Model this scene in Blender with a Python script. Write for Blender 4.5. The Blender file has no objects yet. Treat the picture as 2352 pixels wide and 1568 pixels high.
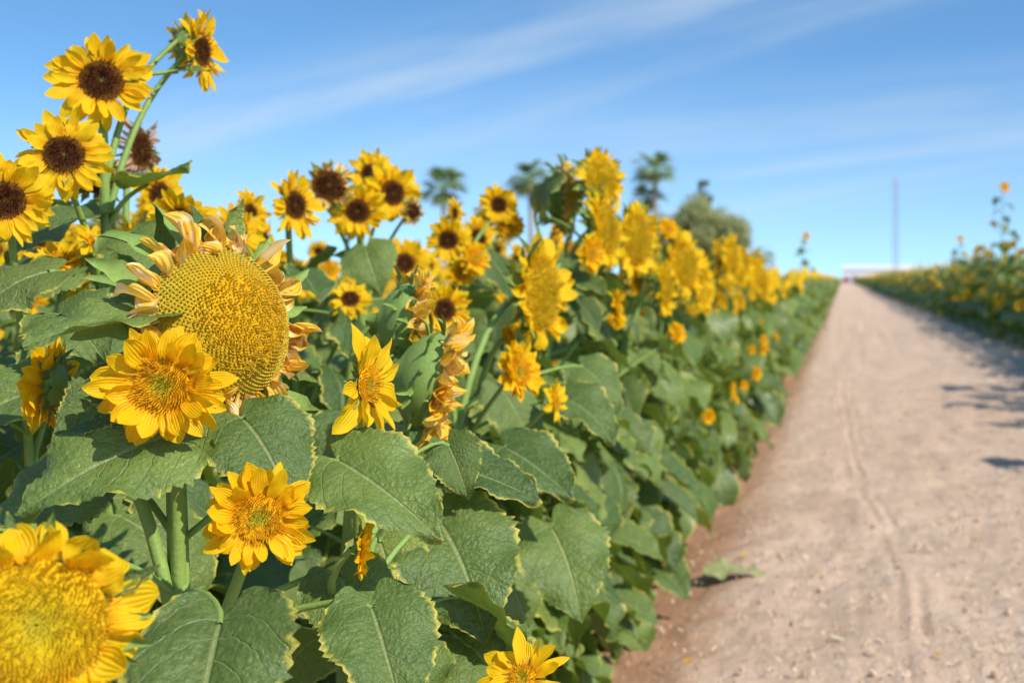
import bpy, math, random
import numpy as np
from mathutils import Vector, Matrix, Quaternion, noise
rnd = random.Random(7)
scene = bpy.context.scene
col = scene.collection
pi = math.pi
# ------------------------------------------------------------------ node helpers
class NT:
    def __init__(s, nt): s.nt = nt
    def n(s, typ, **kw):
        nd = s.nt.nodes.new(typ)
        for k, v in kw.items(): setattr(nd, k, v)
        return nd
    def l(s, a, b): s.nt.links.new(a, b)
    def setin(s, sock, v):
        if hasattr(v, 'is_output'): s.l(v, sock)
        else: sock.default_value = v
    def m(s, op, a, b=0.0, c=None):
        nd = s.n('ShaderNodeMath', operation=op)
        s.setin(nd.inputs[0], a); s.setin(nd.inputs[1], b)
        if c is not None: s.setin(nd.inputs[2], c)
        return nd.outputs[0]
    def mr(s, v, a, b, c=0.0, d=1.0, smooth=True):
        nd = s.n('ShaderNodeMapRange')
        if smooth: nd.interpolation_type = 'SMOOTHSTEP'
        s.setin(nd.inputs[0], v)
        for i, x in enumerate((a, b, c, d)): nd.inputs[i+1].default_value = x
        return nd.outputs[0]
    def mix(s, f, a, b, blend='MIX'):
        nd = s.n('ShaderNodeMix', data_type='RGBA', blend_type=blend)
        s.setin(nd.inputs[0], f)
        for i, v in ((6, a), (7, b)):
            if isinstance(v, tuple): v = (*v[:3], 1)
            s.setin(nd.inputs[i], v)
        return nd.outputs[2]
    def noise(s, vec, scale, detail=3, rough=.5):
        nd = s.n('ShaderNodeTexNoise'); nd.inputs['Scale'].default_value = scale
        nd.inputs['Detail'].default_value = detail; nd.inputs['Roughness'].default_value = rough
        if vec is not None: s.l(vec, nd.inputs['Vector'])
        return nd.outputs['Fac']
    def ramp(s, f, stops):
        nd = s.n('ShaderNodeValToRGB'); cr = nd.color_ramp
        while len(cr.elements) < len(stops): cr.elements.new(.5)
        for e, (p, c) in zip(cr.elements, stops): e.position = p; e.color = (*c, 1)
        s.l(f, nd.inputs[0]); return nd.outputs[0]
    def bump(s, h, strength, dist=.01):
        nd = s.n('ShaderNodeBump'); nd.inputs['Strength'].default_value = strength
        nd.inputs['Distance'].default_value = dist; s.l(h, nd.inputs['Height']); return nd.outputs[0]
def newmat(name, rough=.6, spec=.3):
    m = bpy.data.materials.new(name); m.use_nodes = True
    t = NT(m.node_tree); b = m.node_tree.nodes['Principled BSDF']
    b.inputs['Roughness'].default_value = rough
    b.inputs['Specular IOR Level'].default_value = spec
    return m, t, b
def translucent(m, t, b, colsock, fac):
    out = m.node_tree.nodes['Material Output']
    tr = t.n('ShaderNodeBsdfTranslucent'); t.setin(tr.inputs[0], colsock)
    mx = t.n('ShaderNodeMixShader'); mx.inputs[0].default_value = fac
    t.l(b.outputs[0], mx.inputs[1]); t.l(tr.outputs[0], mx.inputs[2]); t.l(mx.outputs[0], out.inputs[0])

def leaf_material():
    m, t, b = newmat('sunflower_leaf', .45, .42)
    uv = t.n('ShaderNodeUVMap').outputs[0]; sp = t.n('ShaderNodeSeparateXYZ'); t.l(uv, sp.inputs[0])
    T = sp.outputs[0]; S = t.m('ABSOLUTE', t.m('MULTIPLY_ADD', sp.outputs[1], 2.0, -1.0))
    geo = t.n('ShaderNodeNewGeometry'); ri = geo.outputs['Random Per Island']
    oi = t.n('ShaderNodeObjectInfo').outputs['Random']
    r = t.m('FRACT', t.m('ADD', t.m('MULTIPLY', ri, 3.7), oi))
    r2 = t.m('FRACT', t.m('MULTIPLY', r, 7.13))
    tc = t.n('ShaderNodeTexCoord').outputs['Object']
    wob = t.m('MULTIPLY', t.m('SUBTRACT', t.noise(tc, 6.0, 2), .5), .35)
    f = t.m('FRACT', t.m('ADD', wob, t.m('MULTIPLY_ADD', S, -2.7, t.m('MULTIPLY', T, 7.0))))
    f = t.m('MULTIPLY', t.m('ABSOLUTE', t.m('SUBTRACT', f, .5)), 2.0)
    side = t.mr(f, .88, 1.0); mid = t.mr(S, .015, .06, 1, 0)
    side = t.m('MULTIPLY', side, t.mr(S, .2, .95, 1, .3))
    vein = t.m('MAXIMUM', side, mid)
    n1 = t.noise(tc, 3.0, 4); n2 = t.noise(tc, 17.0, 4, .6)
    base = t.mix(t.mr(n1, .35, .65), (.128, .192, .034), (.195, .270, .054))
    base = t.mix(t.m('MULTIPLY', r, .9), base, (.044, .092, .020))
    base = t.mix(t.mr(r2, .78, 1.0, 0, .5), base, (.31, .34, .06))
    base = t.mix(t.m('MULTIPLY', t.mr(n2, .45, .75), .35), base, (.25, .29, .08))
    base = t.mix(t.m('MULTIPLY', vein, .5), base, (.38, .42, .16))
    e = t.m('MULTIPLY', t.m('MAXIMUM', t.mr(S, .88, .99), t.mr(T, .94, .99)), t.mr(t.m('ADD', t.noise(tc, 5.0, 3), t.m('MULTIPLY', r, .15)), .48, .62))
    base = t.mix(t.m('MULTIPLY', e, .85), base, (.60, .52, .08))
    spot = t.mr(t.noise(tc, 55.0, 1), .71, .76)
    base = t.mix(t.m('MULTIPLY', spot, .6), base, (.28, .17, .06))
    base = t.mix(t.m('MULTIPLY', geo.outputs['Backfacing'], .5), base, (.23, .31, .08))
    t.l(base, b.inputs['Base Color'])
    h = t.m('ADD', t.m('MULTIPLY', vein, -.7), t.m('ADD', t.m('MULTIPLY', t.noise(tc, 28.0, 3), .7), t.m('MULTIPLY', n2, .3)))
    t.l(t.bump(h, .55, .011), b.inputs['Normal'])
    t.l(t.mr(n2, .3, .7, .34, .52), b.inputs['Roughness'])
    tr = t.mix(.5, base, (.42, .60, .02))
    translucent(m, t, b, tr, .20); return m
def stem_material():
    m, t, b = newmat('green_stem', .5, .3)
    tc = t.n('ShaderNodeTexCoord').outputs['Object']
    n = t.noise(tc, 25, 3); c = t.mix(n, (.15, .25, .04), (.30, .42, .10))
    t.l(c, b.inputs['Base Color']); t.l(t.bump(t.noise(tc, 180, 2), .5, .002), b.inputs['Normal']); return m
def petal_material(name, c0, c1, c2, tr=.42, dry=False, cream=.6):
    m, t, b = newmat(name, .5, .2)
    uv = t.n('ShaderNodeUVMap').outputs[0]; sp = t.n('ShaderNodeSeparateXYZ'); t.l(uv, sp.inputs[0])
    ri = t.n('ShaderNodeNewGeometry').outputs['Random Per Island']
    tc = t.n('ShaderNodeTexCoord').outputs['Object']
    c = t.mix(t.mr(sp.outputs[0], 0, .4), c0, c1)
    c = t.mix(t.m('MULTIPLY', ri, .7), c, c2)
    if dry:
        n = t.noise(tc, 5, 4); c = t.mix(t.m('MULTIPLY', t.mr(n, .48, .60), cream), c, (.95, .78, .46))
        c = t.mix(t.mr(t.noise(tc, 9, 3), .58, .68), c, (.58, .26, .05))
    st = t.n('ShaderNodeTexWave', bands_direction='Y'); st.inputs['Scale'].default_value = 2.2; t.l(uv, st.inputs['Vector'])
    st.inputs['Distortion'].default_value = 1.0
    c = t.mix(t.m('MULTIPLY', st.outputs['Fac'], .08), c, tuple(x*.7 for x in c0))
    t.l(c, b.inputs['Base Color']); t.l(t.bump(st.outputs['Fac'], .35, .004), b.inputs['Normal'])
    translucent(m, t, b, c, tr); return m
def disc_material(name, stops, tip, tipf=.5, sp2=None):
    m, t, b = newmat(name, .75, .15)
    uv = t.n('ShaderNodeUVMap').outputs[0]; sp = t.n('ShaderNodeSeparateXYZ'); t.l(uv, sp.inputs[0])
    ri = t.n('ShaderNodeNewGeometry').outputs['Random Per Island']
    tc = t.n('ShaderNodeTexCoord').outputs['Object']
    r = t.m('ADD', sp.outputs[0], t.m('MULTIPLY', t.m('SUBTRACT', t.noise(tc, 5, 3), .5), .35))
    c = t.ramp(r, stops)
    c = t.mix(t.m('MULTIPLY', t.m('MULTIPLY', sp.outputs[1], tipf), t.mr(ri, .1, .9)), c, tip)
    t.l(c, b.inputs['Base Color']); t.l(t.bump(t.noise(tc, 60, 2), .6, .02), b.inputs['Normal']); return m
LEAF, STEM, PY, PO, DRY, DD, DB, DO, PINK, DW, DG, DRYG = range(12)
MATS = [leaf_material(), stem_material(),
  petal_material('yellow_petal', (1.0, .46, .003), (1.0, .63, .006), (1.0, .72, .022)),
  petal_material('orange_petal', (1.0, .45, .003), (1.0, .60, .005), (1.0, .68, .013)),
  petal_material('dry_petal', (.95, .46, .02), (.98, .58, .04), (.98, .70, .14), .3, True, .75),
  disc_material('brown_disc', [(0, (.14, .10, .015)), (.2, (.075, .022, .006)), (.65, (.080, .020, .006)), (1, (.30, .13, .015))], (.42, .18, .02), .5),
  disc_material('yellow_disc', [(0, (.48, .34, .006)), (.4, (.62, .39, .005)), (.75, (.66, .41, .006)), (1, (.70, .40, .006))], (.90, .58, .03), .6),
  disc_material('orange_disc', [(0, (.34, .32, .02)), (.3, (.60, .42, .015)), (.55, (.92, .44, .006)), (1, (.98, .50, .006))], (1.0, .62, .03), .7),
  petal_material('faded_red_petal', (.40, .14, .09), (.52, .30, .20), (.66, .48, .28), .2),
  disc_material('seed_head_disc', [(0, (.66, .38, .004)), (.4, (.76, .42, .004)), (.60, (.70, .42, .010)), (1, (.58, .44, .035))], (.95, .66, .10), .6),
  disc_material('golden_disc', [(0, (.62, .50, .03)), (.35, (.78, .54, .012)), (.7, (.88, .56, .008)), (1, (.95, .58, .008))], (1.0, .72, .05), .7),
  petal_material('golden_dry_petal', (.98, .46, .01), (.98, .56, .02), (.98, .68, .08), .35, True, .45)]
# ------------------------------------------------------------------ templates (quads only)
def gfaces(nu, nv):
    i, j = np.meshgrid(np.arange(nu), np.arange(nv), indexing='ij')
    a = (i*(nv+1)+j).ravel()
    return np.stack([a, a+1, a+nv+2, a+nv+1], 1)
def bend(y, z, k):
    if abs(k) < 1e-4: return y, z
    p = y > 0
    th = np.where(p, k*y, 0)
    Y = np.where(p, np.sin(th)/k, y) + z*np.sin(th)
    Z = np.where(p, -(1-np.cos(th))/k, 0) + z*np.cos(th)
    return Y, Z
def merge(L):
    V, F, U, M = [], [], [], []; o = 0
    for (v, f, u, m) in L:
        V.append(v); F.append(f+o); U.append(u); M.append(m); o += len(v)
    return np.concatenate(V), np.concatenate(F), np.concatenate(U), np.concatenate(M)
def xf(T, M):
    A = np.array(M); return (T[0] @ A[:3, :3].T + A[:3, 3], T[1], T[2], T[3])
def to_mesh(name, T, smooth=True, mats=None):
    V, F, U, MI = T; mats = mats or MATS
    used = sorted(set(MI.tolist())); mp = {u: i for i, u in enumerate(used)}
    me = bpy.data.meshes.new(name)
    me.vertices.add(len(V)); me.vertices.foreach_set('co', V.astype(np.float32).ravel())
    me.loops.add(len(F)*4); me.loops.foreach_set('vertex_index', F.astype(np.int32).ravel())
    me.polygons.add(len(F)); me.polygons.foreach_set('loop_start', np.arange(0, len(F)*4, 4, dtype=np.int32))
    for u in used: me.materials.append(mats[u])
    me.polygons.foreach_set('material_index', np.array([mp[x] for x in MI.tolist()], dtype=np.int32))
    me.polygons.foreach_set('use_smooth', np.full(len(F), smooth))
    uvl = me.uv_layers.new(name='UVMap'); uvl.data.foreach_set('uv', U[F.ravel()].astype(np.float32).ravel())
    me.update(calc_edges=True); return me
def tube(P, R, k=7, mi=STEM):
    P = np.array(P, float); R = np.array(R, float); n = len(P)
    T = np.gradient(P, axis=0); T /= np.linalg.norm(T, axis=1)[:, None]+1e-9
    u = np.cross(T, np.array([.31, .93, .13])); u /= np.linalg.norm(u, axis=1)[:, None]+1e-9
    v = np.cross(T, u); a = np.arange(k)*2*pi/k
    V = P[:, None, :] + R[:, None, None]*(np.cos(a)[None, :, None]*u[:, None, :] + np.sin(a)[None, :, None]*v[:, None, :])
    i, j = np.meshgrid(np.arange(n-1), np.arange(k), indexing='ij'); i = i.ravel(); j = j.ravel(); j1 = (j+1) % k
    F = np.stack([i*k+j, i*k+j1, (i+1)*k+j1, (i+1)*k+j], 1)
    U = np.stack(np.meshgrid(np.linspace(0, 1, n), np.linspace(0, 1, k), indexing='ij'), -1).reshape(-1, 2)
    return V.reshape(-1, 3), F, U, np.full(len(F), mi)
def bez(p0, p1, p2, p3, n=8):
    p0, p1, p2, p3 = map(np.array, (p0, p1, p2, p3)); t = np.linspace(0, 1, n+1)[:, None]
    return (1-t)**3*p0+3*(1-t)**2*t*p1+3*(1-t)*t*t*p2+t**3*p3
def blade(r, nu, nv, W=.95, droop=.8, fold=.25, wav=.05, teeth=.05, lobe=.2):
    t, s = np.meshgrid(np.linspace(0, 1, nu+1), np.linspace(-1, 1, nv+1), indexing='ij')
    ww = np.interp(t, [0, .06, .14, .24, .36, .5, .65, .8, .92, 1], [.26, .38, .46, .5, .49, .43, .32, .18, .07, .003])*W
    a = np.abs(s); tt = t.copy()
    if teeth and nu > 12:
        jag = np.where((np.arange(nu+1) % 2 == 0)[:, None], teeth, -teeth*.3)*(a > .98)*np.clip((1-t)*4, 0, 1)
        jag = jag*np.array([r.uniform(.3, 1.5) for _ in range(nu+1)])[:, None]
        ww = ww*(1+jag)
    x = s*ww
    y = tt - lobe*np.sin(pi*np.clip(a, 0, 1)*.82)*(1-t)**3 + .05*a*(1-t)*t
    ph = r.uniform(0, 6); ph2 = r.uniform(0, 6)
    z = fold*np.abs(x) - .35*x*x + wav*np.sin(9*t+ph+1.3*np.sign(s))*a**2 + wav*.6*np.sin(23*t+ph2)*a**4
    z += .026*np.abs(np.sin(pi*(7*t-2.7*a)))*np.clip(a*3, 0, 1)*(1-a**4)
    y, z = bend(y, z, droop)
    x = x + r.uniform(-.15, .15)*y*y
    U = np.stack([t, s*.5+.5], -1).reshape(-1, 2); F = gfaces(nu, nv)
    return np.stack([x, y, z], -1).reshape(-1, 3), F, U, np.full(len(F), LEAF)
def stalk_leaf(r, nu, nv, k=5):
    pl = r.uniform(.45, .85); up = r.uniform(.1, .4)
    P = bez((0, 0, 0), (0, pl*.4, up*.8), (0, pl*.8, up*1.1), (0, pl, up), 5)
    B = blade(r, nu, nv, r.uniform(.78, 1.0), r.uniform(.3, 1.4), r.uniform(.0, .5), r.uniform(.03, .10), r.uniform(.05, .09), r.uniform(.15, .25))
    M = Matrix.Translation((0, pl, up)) @ Matrix.Rotation(-r.uniform(.0, .9), 4, 'X') @ Matrix.Rotation(r.uniform(-.55, .55), 4, 'Y')
    return merge([xf(B, M), tube(P, np.linspace(.024, .015, 6), k)])
def petal(r, nu, nv, W, curl, twist, cup, mi):
    t, s = np.meshgrid(np.linspace(0, 1, nu+1), np.linspace(-1, 1, nv+1), indexing='ij')
    w = W/2*np.interp(t, [0, .15, .4, .6, .8, .92, 1], [.4, .7, .97, 1, .74, .4, .03])
    x = s*w; z = cup*w*s*s + ((.05*w*np.cos(3*pi*s)+.14*w*np.sin(t*11+r.uniform(0, 6))*s) if nv > 3 else 0); y = t
    x = x + r.uniform(-.12, .12)*t*t
    c, q = np.cos(twist*t), np.sin(twist*t); x, z = x*c-z*q, x*q+z*c
    y, z = bend(y, z, curl)
    U = np.stack([t, s*.5+.5], -1).reshape(-1, 2); F = gfaces(nu, nv)
    return np.stack([x, y, z], -1).reshape(-1, 3), F, U, np.full(len(F), mi)
KIND = {  # rr, petals per layer, layers, width, petal mat, disc mat, dome, florets(hi)
 'dark':   (.40, 19, 2, .275, PY, DD, .10, 260),
 'orange': (.40, 16, 3, .32, PO, DO, .16, 420),
 'amber':  (.56, 19, 2, .36, PY, DG, .16, 1000),
 'big':    (.60, 19, 2, .26, PY, DB, .20, 420),
 'star':   (.28, 9, 2, .36, PY, DO, .25, 160),
 'wilt':   (.75, 26, 3, .16, DRY, DW, .46, 1800),
 'droop':  (.66, 24, 3, .24, DRYG, DW, .15, 600),
 'dry':    (.60, 17, 2, .18, DRY, DD, .15, 200),
 'faded':  (.55, 20, 2, .18, PINK, DD, .15, 200)}
def head_T(kind, seed, q):
    r = random.Random(seed*31+len(kind)*7+ord(kind[0])); rr, n, lay, W, pm, dm, dome, nf = KIND[kind]
    nu, nv = {'hi': (9, 6), 'mid': (5, 2), 'lo': (2, 1)}[q]
    if q == 'lo': n = int(n*.6); W *= 1.5; lay = 2
    dryk = kind in ('wilt', 'dry', 'faded', 'droop'); L = []
    for l in range(lay):
        for i in range(n):
            if r.random() < (.12 if dryk else .06): continue
            a = (i+.5*l)/n*2*pi + r.uniform(-.14, .14)
            plen = (1-rr)*1.04*r.uniform(.74, 1.16)*(1 if l == 0 else .9)
            w = W*r.uniform(.65, 1.2)/max(plen, .1)
            if dryk:
                plen *= r.uniform(.8, 1.8) if kind != 'droop' else r.uniform(.8, 1.5); w = W*r.uniform(.6, 1.25)/plen
                if kind == 'droop': p = petal(r, nu+4 if q == 'hi' else nu, nv, w, r.uniform(-1.4, 1.4), r.uniform(-1.4, 1.4), r.uniform(.3, 1.3), pm)
                else: p = petal(r, nu+4 if q == 'hi' else nu, nv, w, r.uniform(-3.0, 3.4), r.uniform(-2.8, 2.8), r.uniform(.4, 2.0), pm)
                lift = r.uniform(-.6, .9) if kind != 'droop' else r.uniform(-.1, 1.3)
            else:
                big = 1.6 if kind in ('big', 'amber') else 1
                p = petal(r, nu, nv, w, r.uniform(-.7, .9)*big, r.uniform(-.6, .6)*big, r.uniform(.0, .6), pm)
                lift = (.05+.20*l)+r.uniform(-.22, .32)*big
            M = Matrix.Rotation(a, 4, 'Z') @ Matrix.Translation((0, rr*.95, -.02+.02*l)) @ Matrix.Rotation(lift, 4, 'X') @ Matrix.Rotation(r.uniform(-.35, .35), 4, 'Y') @ Matrix.Scale(plen, 4)
            L.append(xf(p, M))
    petals = merge(L)
    # disc: dome + florets
    na = 24 if q != 'lo' else 10; nr = 7 if q != 'lo' else 2
    h = dome*rr*1.2
    def zf(p):
        z = h*(1-(p/rr)**2.4)
        if kind in ('orange', 'amber', 'star', 'dark'): z = z - h*.9*np.exp(-(p/rr*2.6)**2) + h*.3
        return z
    g, th = np.meshgrid(np.linspace(.02, 1, nr+1)*rr, np.linspace(0, 2*pi, na+1), indexing='ij')
    V = np.stack([g*np.cos(th), g*np.sin(th), zf(g)], -1).reshape(-1, 3)
    U = np.stack([g/rr, g*0], -1).reshape(-1, 2); F = gfaces(nr, na)
    D = [(V, F, U, np.full(len(F), dm))]
    N = {'hi': nf, 'mid': min(nf//2, 130), 'lo': 0}[q]
    if N:
        i = np.arange(N); jr = np.array([r.uniform(-1, 1) for _ in range(N)])
        p = np.sqrt((i+.5)/N)*rr*.99; th = i*2.399963
        c = rr*1.772/math.sqrt(N)
        outer = (p/rr > .62+.14*np.cos(th+2.2)) if kind == 'wilt' else (p > 9)
        b = np.where(outer, c*.48, c*.36); tp = np.where(outer, c*.22, c*.16); hh = np.where(outer, c*.55, c*(1.1+1.2*jr))
        if kind in ('orange', 'amber', 'star'): hh = hh*1.6*(.4+.8*p/rr)
        ox = np.where(outer, 0, jr*c*.5)
        Vs = []
        cx, cy = p*np.cos(th), p*np.sin(th); z0 = zf(p); rad = np.stack([np.cos(th), np.sin(th)], 1); tan = np.stack([-np.sin(th), np.cos(th)], 1)
        tilt = p/rr*.5
        for (sz, hz, tf) in ((b, -c*.1, 0), (tp, None, 1)):
            for (da, db) in ((1, 0), (0, 1), (-1, 0), (0, -1)):
                H = (hh if tf else 0*hh-c*.1)
                xx = cx+rad[:, 0]*(da*sz+tf*H*tilt)+tan[:, 0]*db*sz+tf*ox
                yy = cy+rad[:, 1]*(da*sz+tf*H*tilt)+tan[:, 1]*db*sz
                Vs.append(np.stack([xx, yy, z0+H], 1))
        V = np.stack(Vs, 1).reshape(-1, 3); o = (np.arange(N)*8)[:, None, None]
        f = np.array([[0, 1, 5, 4], [1, 2, 6, 5], [2, 3, 7, 6], [3, 0, 4, 7], [4, 5, 6, 7]])[None]
        F = (f+o).reshape(-1, 4)
        U = np.zeros((N, 8, 2)); U[:, :, 0] = (p/rr)[:, None]; U[:, 4:, 1] = 1
        D.append((V, F, U.reshape(-1, 2), np.full(len(F), dm)))
    disc = merge(D)
    # calyx
    na = 16 if q != 'lo' else 6; dp = 1.7 if kind in ('wilt', 'droop') else 1.0
    pr = [(rr*1.02, .0), (rr*1.06, -.10*rr*dp), (rr*.95, -.26*rr*dp), (rr*.62, -.42*rr*dp), (.14, -.52*rr*dp), (.07, -.70*rr*dp)]
    V = np.array([[a*math.cos(2*pi*j/na), a*math.sin(2*pi*j/na), z] for a, z in pr for j in range(na+1)])
    F = gfaces(len(pr)-1, na); C = [(V, F, np.tile([[.3, .5]], (len(V), 1)), np.full(len(F), STEM))]
    if q != 'lo':
        nb = 17 if q == 'hi' else 11
        for i in range(nb*2 if q == 'hi' else nb):
            k = r.uniform(-1.2, .6) if not dryk else r.uniform(-1.4, 1.2)
            p = petal(r, 6 if q == 'hi' else 3, 2, .40, k, r.uniform(-.4, .4), .6, STEM if (r.random() < .6 or kind == 'droop') else LEAF)
            p = (p[0]*np.where(p[0][:, 1:2] > .5, [[.5, 1, 1]], [[1, 1, 1]]), p[1], p[2], p[3])
            ln = rr*r.uniform(.5, .95)*(1.0 if kind != 'droop' else .7)
            M = Matrix.Rotation(i/nb*2*pi+r.uniform(-.1, .1), 4, 'Z') @ Matrix.Translation((0, rr*(1.0 if i < nb else .9), -(.1 if i < nb else .24*dp)*rr)) @ Matrix.Rotation(r.uniform(-.6, .3), 4, 'X') @ Matrix.Scale(max(ln, .22), 4)
            C.append(xf(p, M))
    return merge(C), petals, disc
HC = {}
def head_meshes(kind, seed, q):
    key = (kind, seed, q)
    if key not in HC:
        c, p, d = head_T(kind, seed, q)
        HC[key] = (to_mesh('flower_head', c), to_mesh('petals', p), to_mesh('disc', d, smooth=(q == 'lo')))
    return HC[key]
def nvec(az, el):
    az, el = math.radians(az), math.radians(el)
    return Vector((math.sin(az)*math.cos(el), -math.cos(az)*math.cos(el), math.sin(el)))
def add(name, data, parent=None, M=None):
    o = bpy.data.objects.new(name, data); col.objects.link(o)
    if parent: o.parent = parent
    if M is not None: o.matrix_basis = M
    return o
def add_head(par, kind, pos, R, az, el, seed, q, name='flower_head'):
    n = nvec(az, el)
    M = Matrix.Translation(pos) @ n.to_track_quat('Z', 'Y').to_matrix().to_4x4() @ Matrix.Rotation(seed*1.7, 4, 'Z') @ Matrix.Scale(R, 4)
    c, p, d = head_meshes(kind, seed % 4, q)
    h = add(name, c, par, M); add('petals', p, h); add('disc', d, h)
    if kind in ('wilt', 'dry', 'faded', 'droop'): h['label'] = 'withered flower head with dried curled petals'
    return h
GROUP = 'sunflowers growing in rows beside the dirt path'
def tag(o, label, cat, group=None):
    o['label'] = label; o['category'] = cat
    if group: o['group'] = group
LR = random.Random(11)
HILEAF = [to_mesh('leaf', stalk_leaf(LR, 26, 8)) for _ in range(16)]
HIBLADE = [to_mesh('leaf', blade(LR, 36, 12, W, d, f, w, .07)) for W, d, f, w in ((.80, .5, .25, .05), (.84, .9, .35, .06), (.76, .3, .4, .04), (.90, 1.2, .15, .07), (.93, .7, .2, .055))]
GZ = -.04
def frameM(A, T, N):
    A, T, N = Vector(A), Vector(T), Vector(N); y = (T-A); L = y.length; y.normalize()
    z = (N-N.dot(y)*y).normalized(); x = y.cross(z)
    M = Matrix((x, y, z)).transposed().to_4x4()
    return Matrix.Translation(A) @ M @ Matrix.Scale(L*.98, 4)
PLANTS = []
def hero_plant(base, heads, leaves=(), nleaf=16, zmax=.95, label='', q='hi', bias=None, block=None, lsz=.175, seed=0, thick=1.0):
    r = random.Random(seed+3); bx, by = base
    e = bpy.data.objects.new('sunflower_plant', None); e.location = (bx, by, GZ); e.empty_display_size = .1; col.objects.link(e)
    tag(e, label, 'sunflower', GROUP); PLANTS.append(e)
    O = Vector((bx, by, GZ)); parts = []
    def back(h):
        k, pos, R, az, el = h[:5]; n = nvec(az, el); return Vector(pos)-n*(KIND[k][0]*R*(.62 if k not in ('wilt', 'droop') else .95)), n
    hb, n = back(heads[0]); p0 = Vector((0, 0, 0)); p3 = hb-O
    main = bez(p0, (r.uniform(-.02, .02), r.uniform(-.02, .02), p3.z*.4), (p3.x*.2-n.x*.03, p3.y*.2-n.y*.03, p3.z*.92), p3, 18)
    parts.append(tube(main, np.linspace(.0125, .0065, 19)*thick, 9))
    def on_main(z):
        i = int(np.argmin(np.abs(main[:, 2]-z))); return Vector(main[i])
    for h in heads[1:]:
        hb, n = back(h); p3 = hb-O; s = on_main(max(.15, p3.z-.28))
        parts.append(tube(bez(s, s+(p3-s)*.25+Vector((0, 0, .10)), p3-n*.06+Vector((0, 0, -.06)), p3, 9), np.linspace(.006, .0042, 10)*thick, 7))
    for (A, T, N, v) in leaves:
        M = Matrix.Translation(-O) @ frameM(A, T, N); add('leaf', HIBLADE[v], e, M)
        a = Vector(A)-O; s = on_main(max(.1, a.z-.07)); y = (Vector(T)-Vector(A)).normalized()
        parts.append(tube(bez(s, s+(a-s)*.4+Vector((0, 0, .03)), a-y*.03, a+y*.006, 6), [.0042]*4+[.0036]*3, 6))
    add('stem', to_mesh('stem', merge(parts)), e)
    for i in range(nleaf):
        z = .10+(zmax-.10)*(i+.5)/nleaf+r.uniform(-.02, .02); az = i*2.4+r.uniform(-.4, .4)
        if bias is not None and r.random() < .6: az = bias+r.uniform(-1.0, 1.0)
        sz = lsz*(1.15-.45*(z/zmax)**2)*r.uniform(.75, 1.25)
        s = on_main(z); d = Vector((-math.sin(az), math.cos(az), 0)); tip = O+s+d*sz*1.4
        if block and block(tip): continue
        M = Matrix.Translation(s) @ Matrix.Rotation(az, 4, 'Z') @ Matrix.Rotation(r.uniform(-.35, .15), 4, 'X') @ Matrix.Scale(sz, 4)
        add('leaf', HILEAF[r.randrange(16)], e, M)
    for i, h in enumerate(heads):
        add_head(e, h[0], Vector(h[1])-O, h[2], h[3], h[4], h[5] if len(h) > 5 else i+seed, h[6] if len(h) > 6 else q)
    return e
EAST = -pi/2   # leaf azimuth that points towards the path (+X)
def blk1(t): return t.z > .68 or (t.y < 1.25 and t.z > .6)
hero_plant((-.700, 1.43), [('wilt', (-.736, 1.55, 1.098), .126, 66, 13, 0),
    ('orange', (-.730, 1.40, 1.036), .070, 14, 4, 1), ('orange', (-.622, 1.39, .895), .062, 30, 6, 2), ('orange', (-.895, 1.48, 1.03), .062, -80, 5, 3)],
  [((-.735, 1.44, .980), (-.830, 1.30, .945), (.12, -.60, .78), 4), ((-.775, 1.47, 1.105), (-.868, 1.37, 1.098), (.0, -.28, .95), 2),
   ((-.690, 1.50, .990), (-.585, 1.42, .935), (.30, -.55, .75), 3), ((-.60, 1.55, .935), (-.450, 1.47, .880), (.15, -.55, .85), 0),
   ((-.590, 1.24, .825), (-.545, 1.08, .755), (.1, -.55, .8), 1), ((-.52, 1.44, .79), (-.445, 1.33, .71), (.3, -.6, .7), 0),
   ((-.80, 1.46, 1.03), (-.845, 1.38, .985), (.3, -.7, .5), 2), ((-.82, 1.36, .86), (-.91, 1.26, .85), (0, -.5, .85), 1),
   ((-.60, 1.55, .80), (-.52, 1.46, .76), (.1, -.5, .85), 3), ((-.68, 1.26, .79), (-.70, 1.14, .76), (-.3, -.5, .8), 0),
   ((-.85, 1.50, .92), (-.96, 1.42, .90), (.1, -.5, .8), 4)],
  14, .64, 'branching sunflower plant with a huge seed head shedding withered petals', block=blk1, seed=1, thick=1.35)
hero_plant((-.70, 1.02), [('amber', (-.648, 1.05, .872), .090, 30, 10, 1)], (), 8, .55,
  'low sunflower plant with a wide bright yellow bloom', block=blk1, seed=2)
hero_plant((-.595, 1.68), [('star', (-.583, 1.60, 1.020), .074, 78, 2, 1), ('orange', (-.553, 1.50, .84), .038, 108, -5, 2), ('star', (-.392, 1.60, .662), .058, 10, 40, 3)],
  [((-.555, 1.80, .815), (-.435, 1.68, .715), (.32, -.72, .6), 4), ((-.55, 1.82, .92), (-.50, 1.76, .87), (.2, -.8, .5), 1), ((-.575, 1.86, .885), (-.415, 1.83, .865), (.05, -.36, .92), 0),
   ((-.50, 1.75, .66), (-.38, 1.68, .58), (.3, -.6, .7), 1), ((-.62, 1.75, .80), (-.56, 1.66, .74), (.2, -.6, .7), 3)],
  20, .76, 'sunflower plant with a few long petalled golden blooms', bias=EAST, seed=5, block=lambda t: t.z > .82 or (t.y < 1.5 and t.z > .66))
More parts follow.
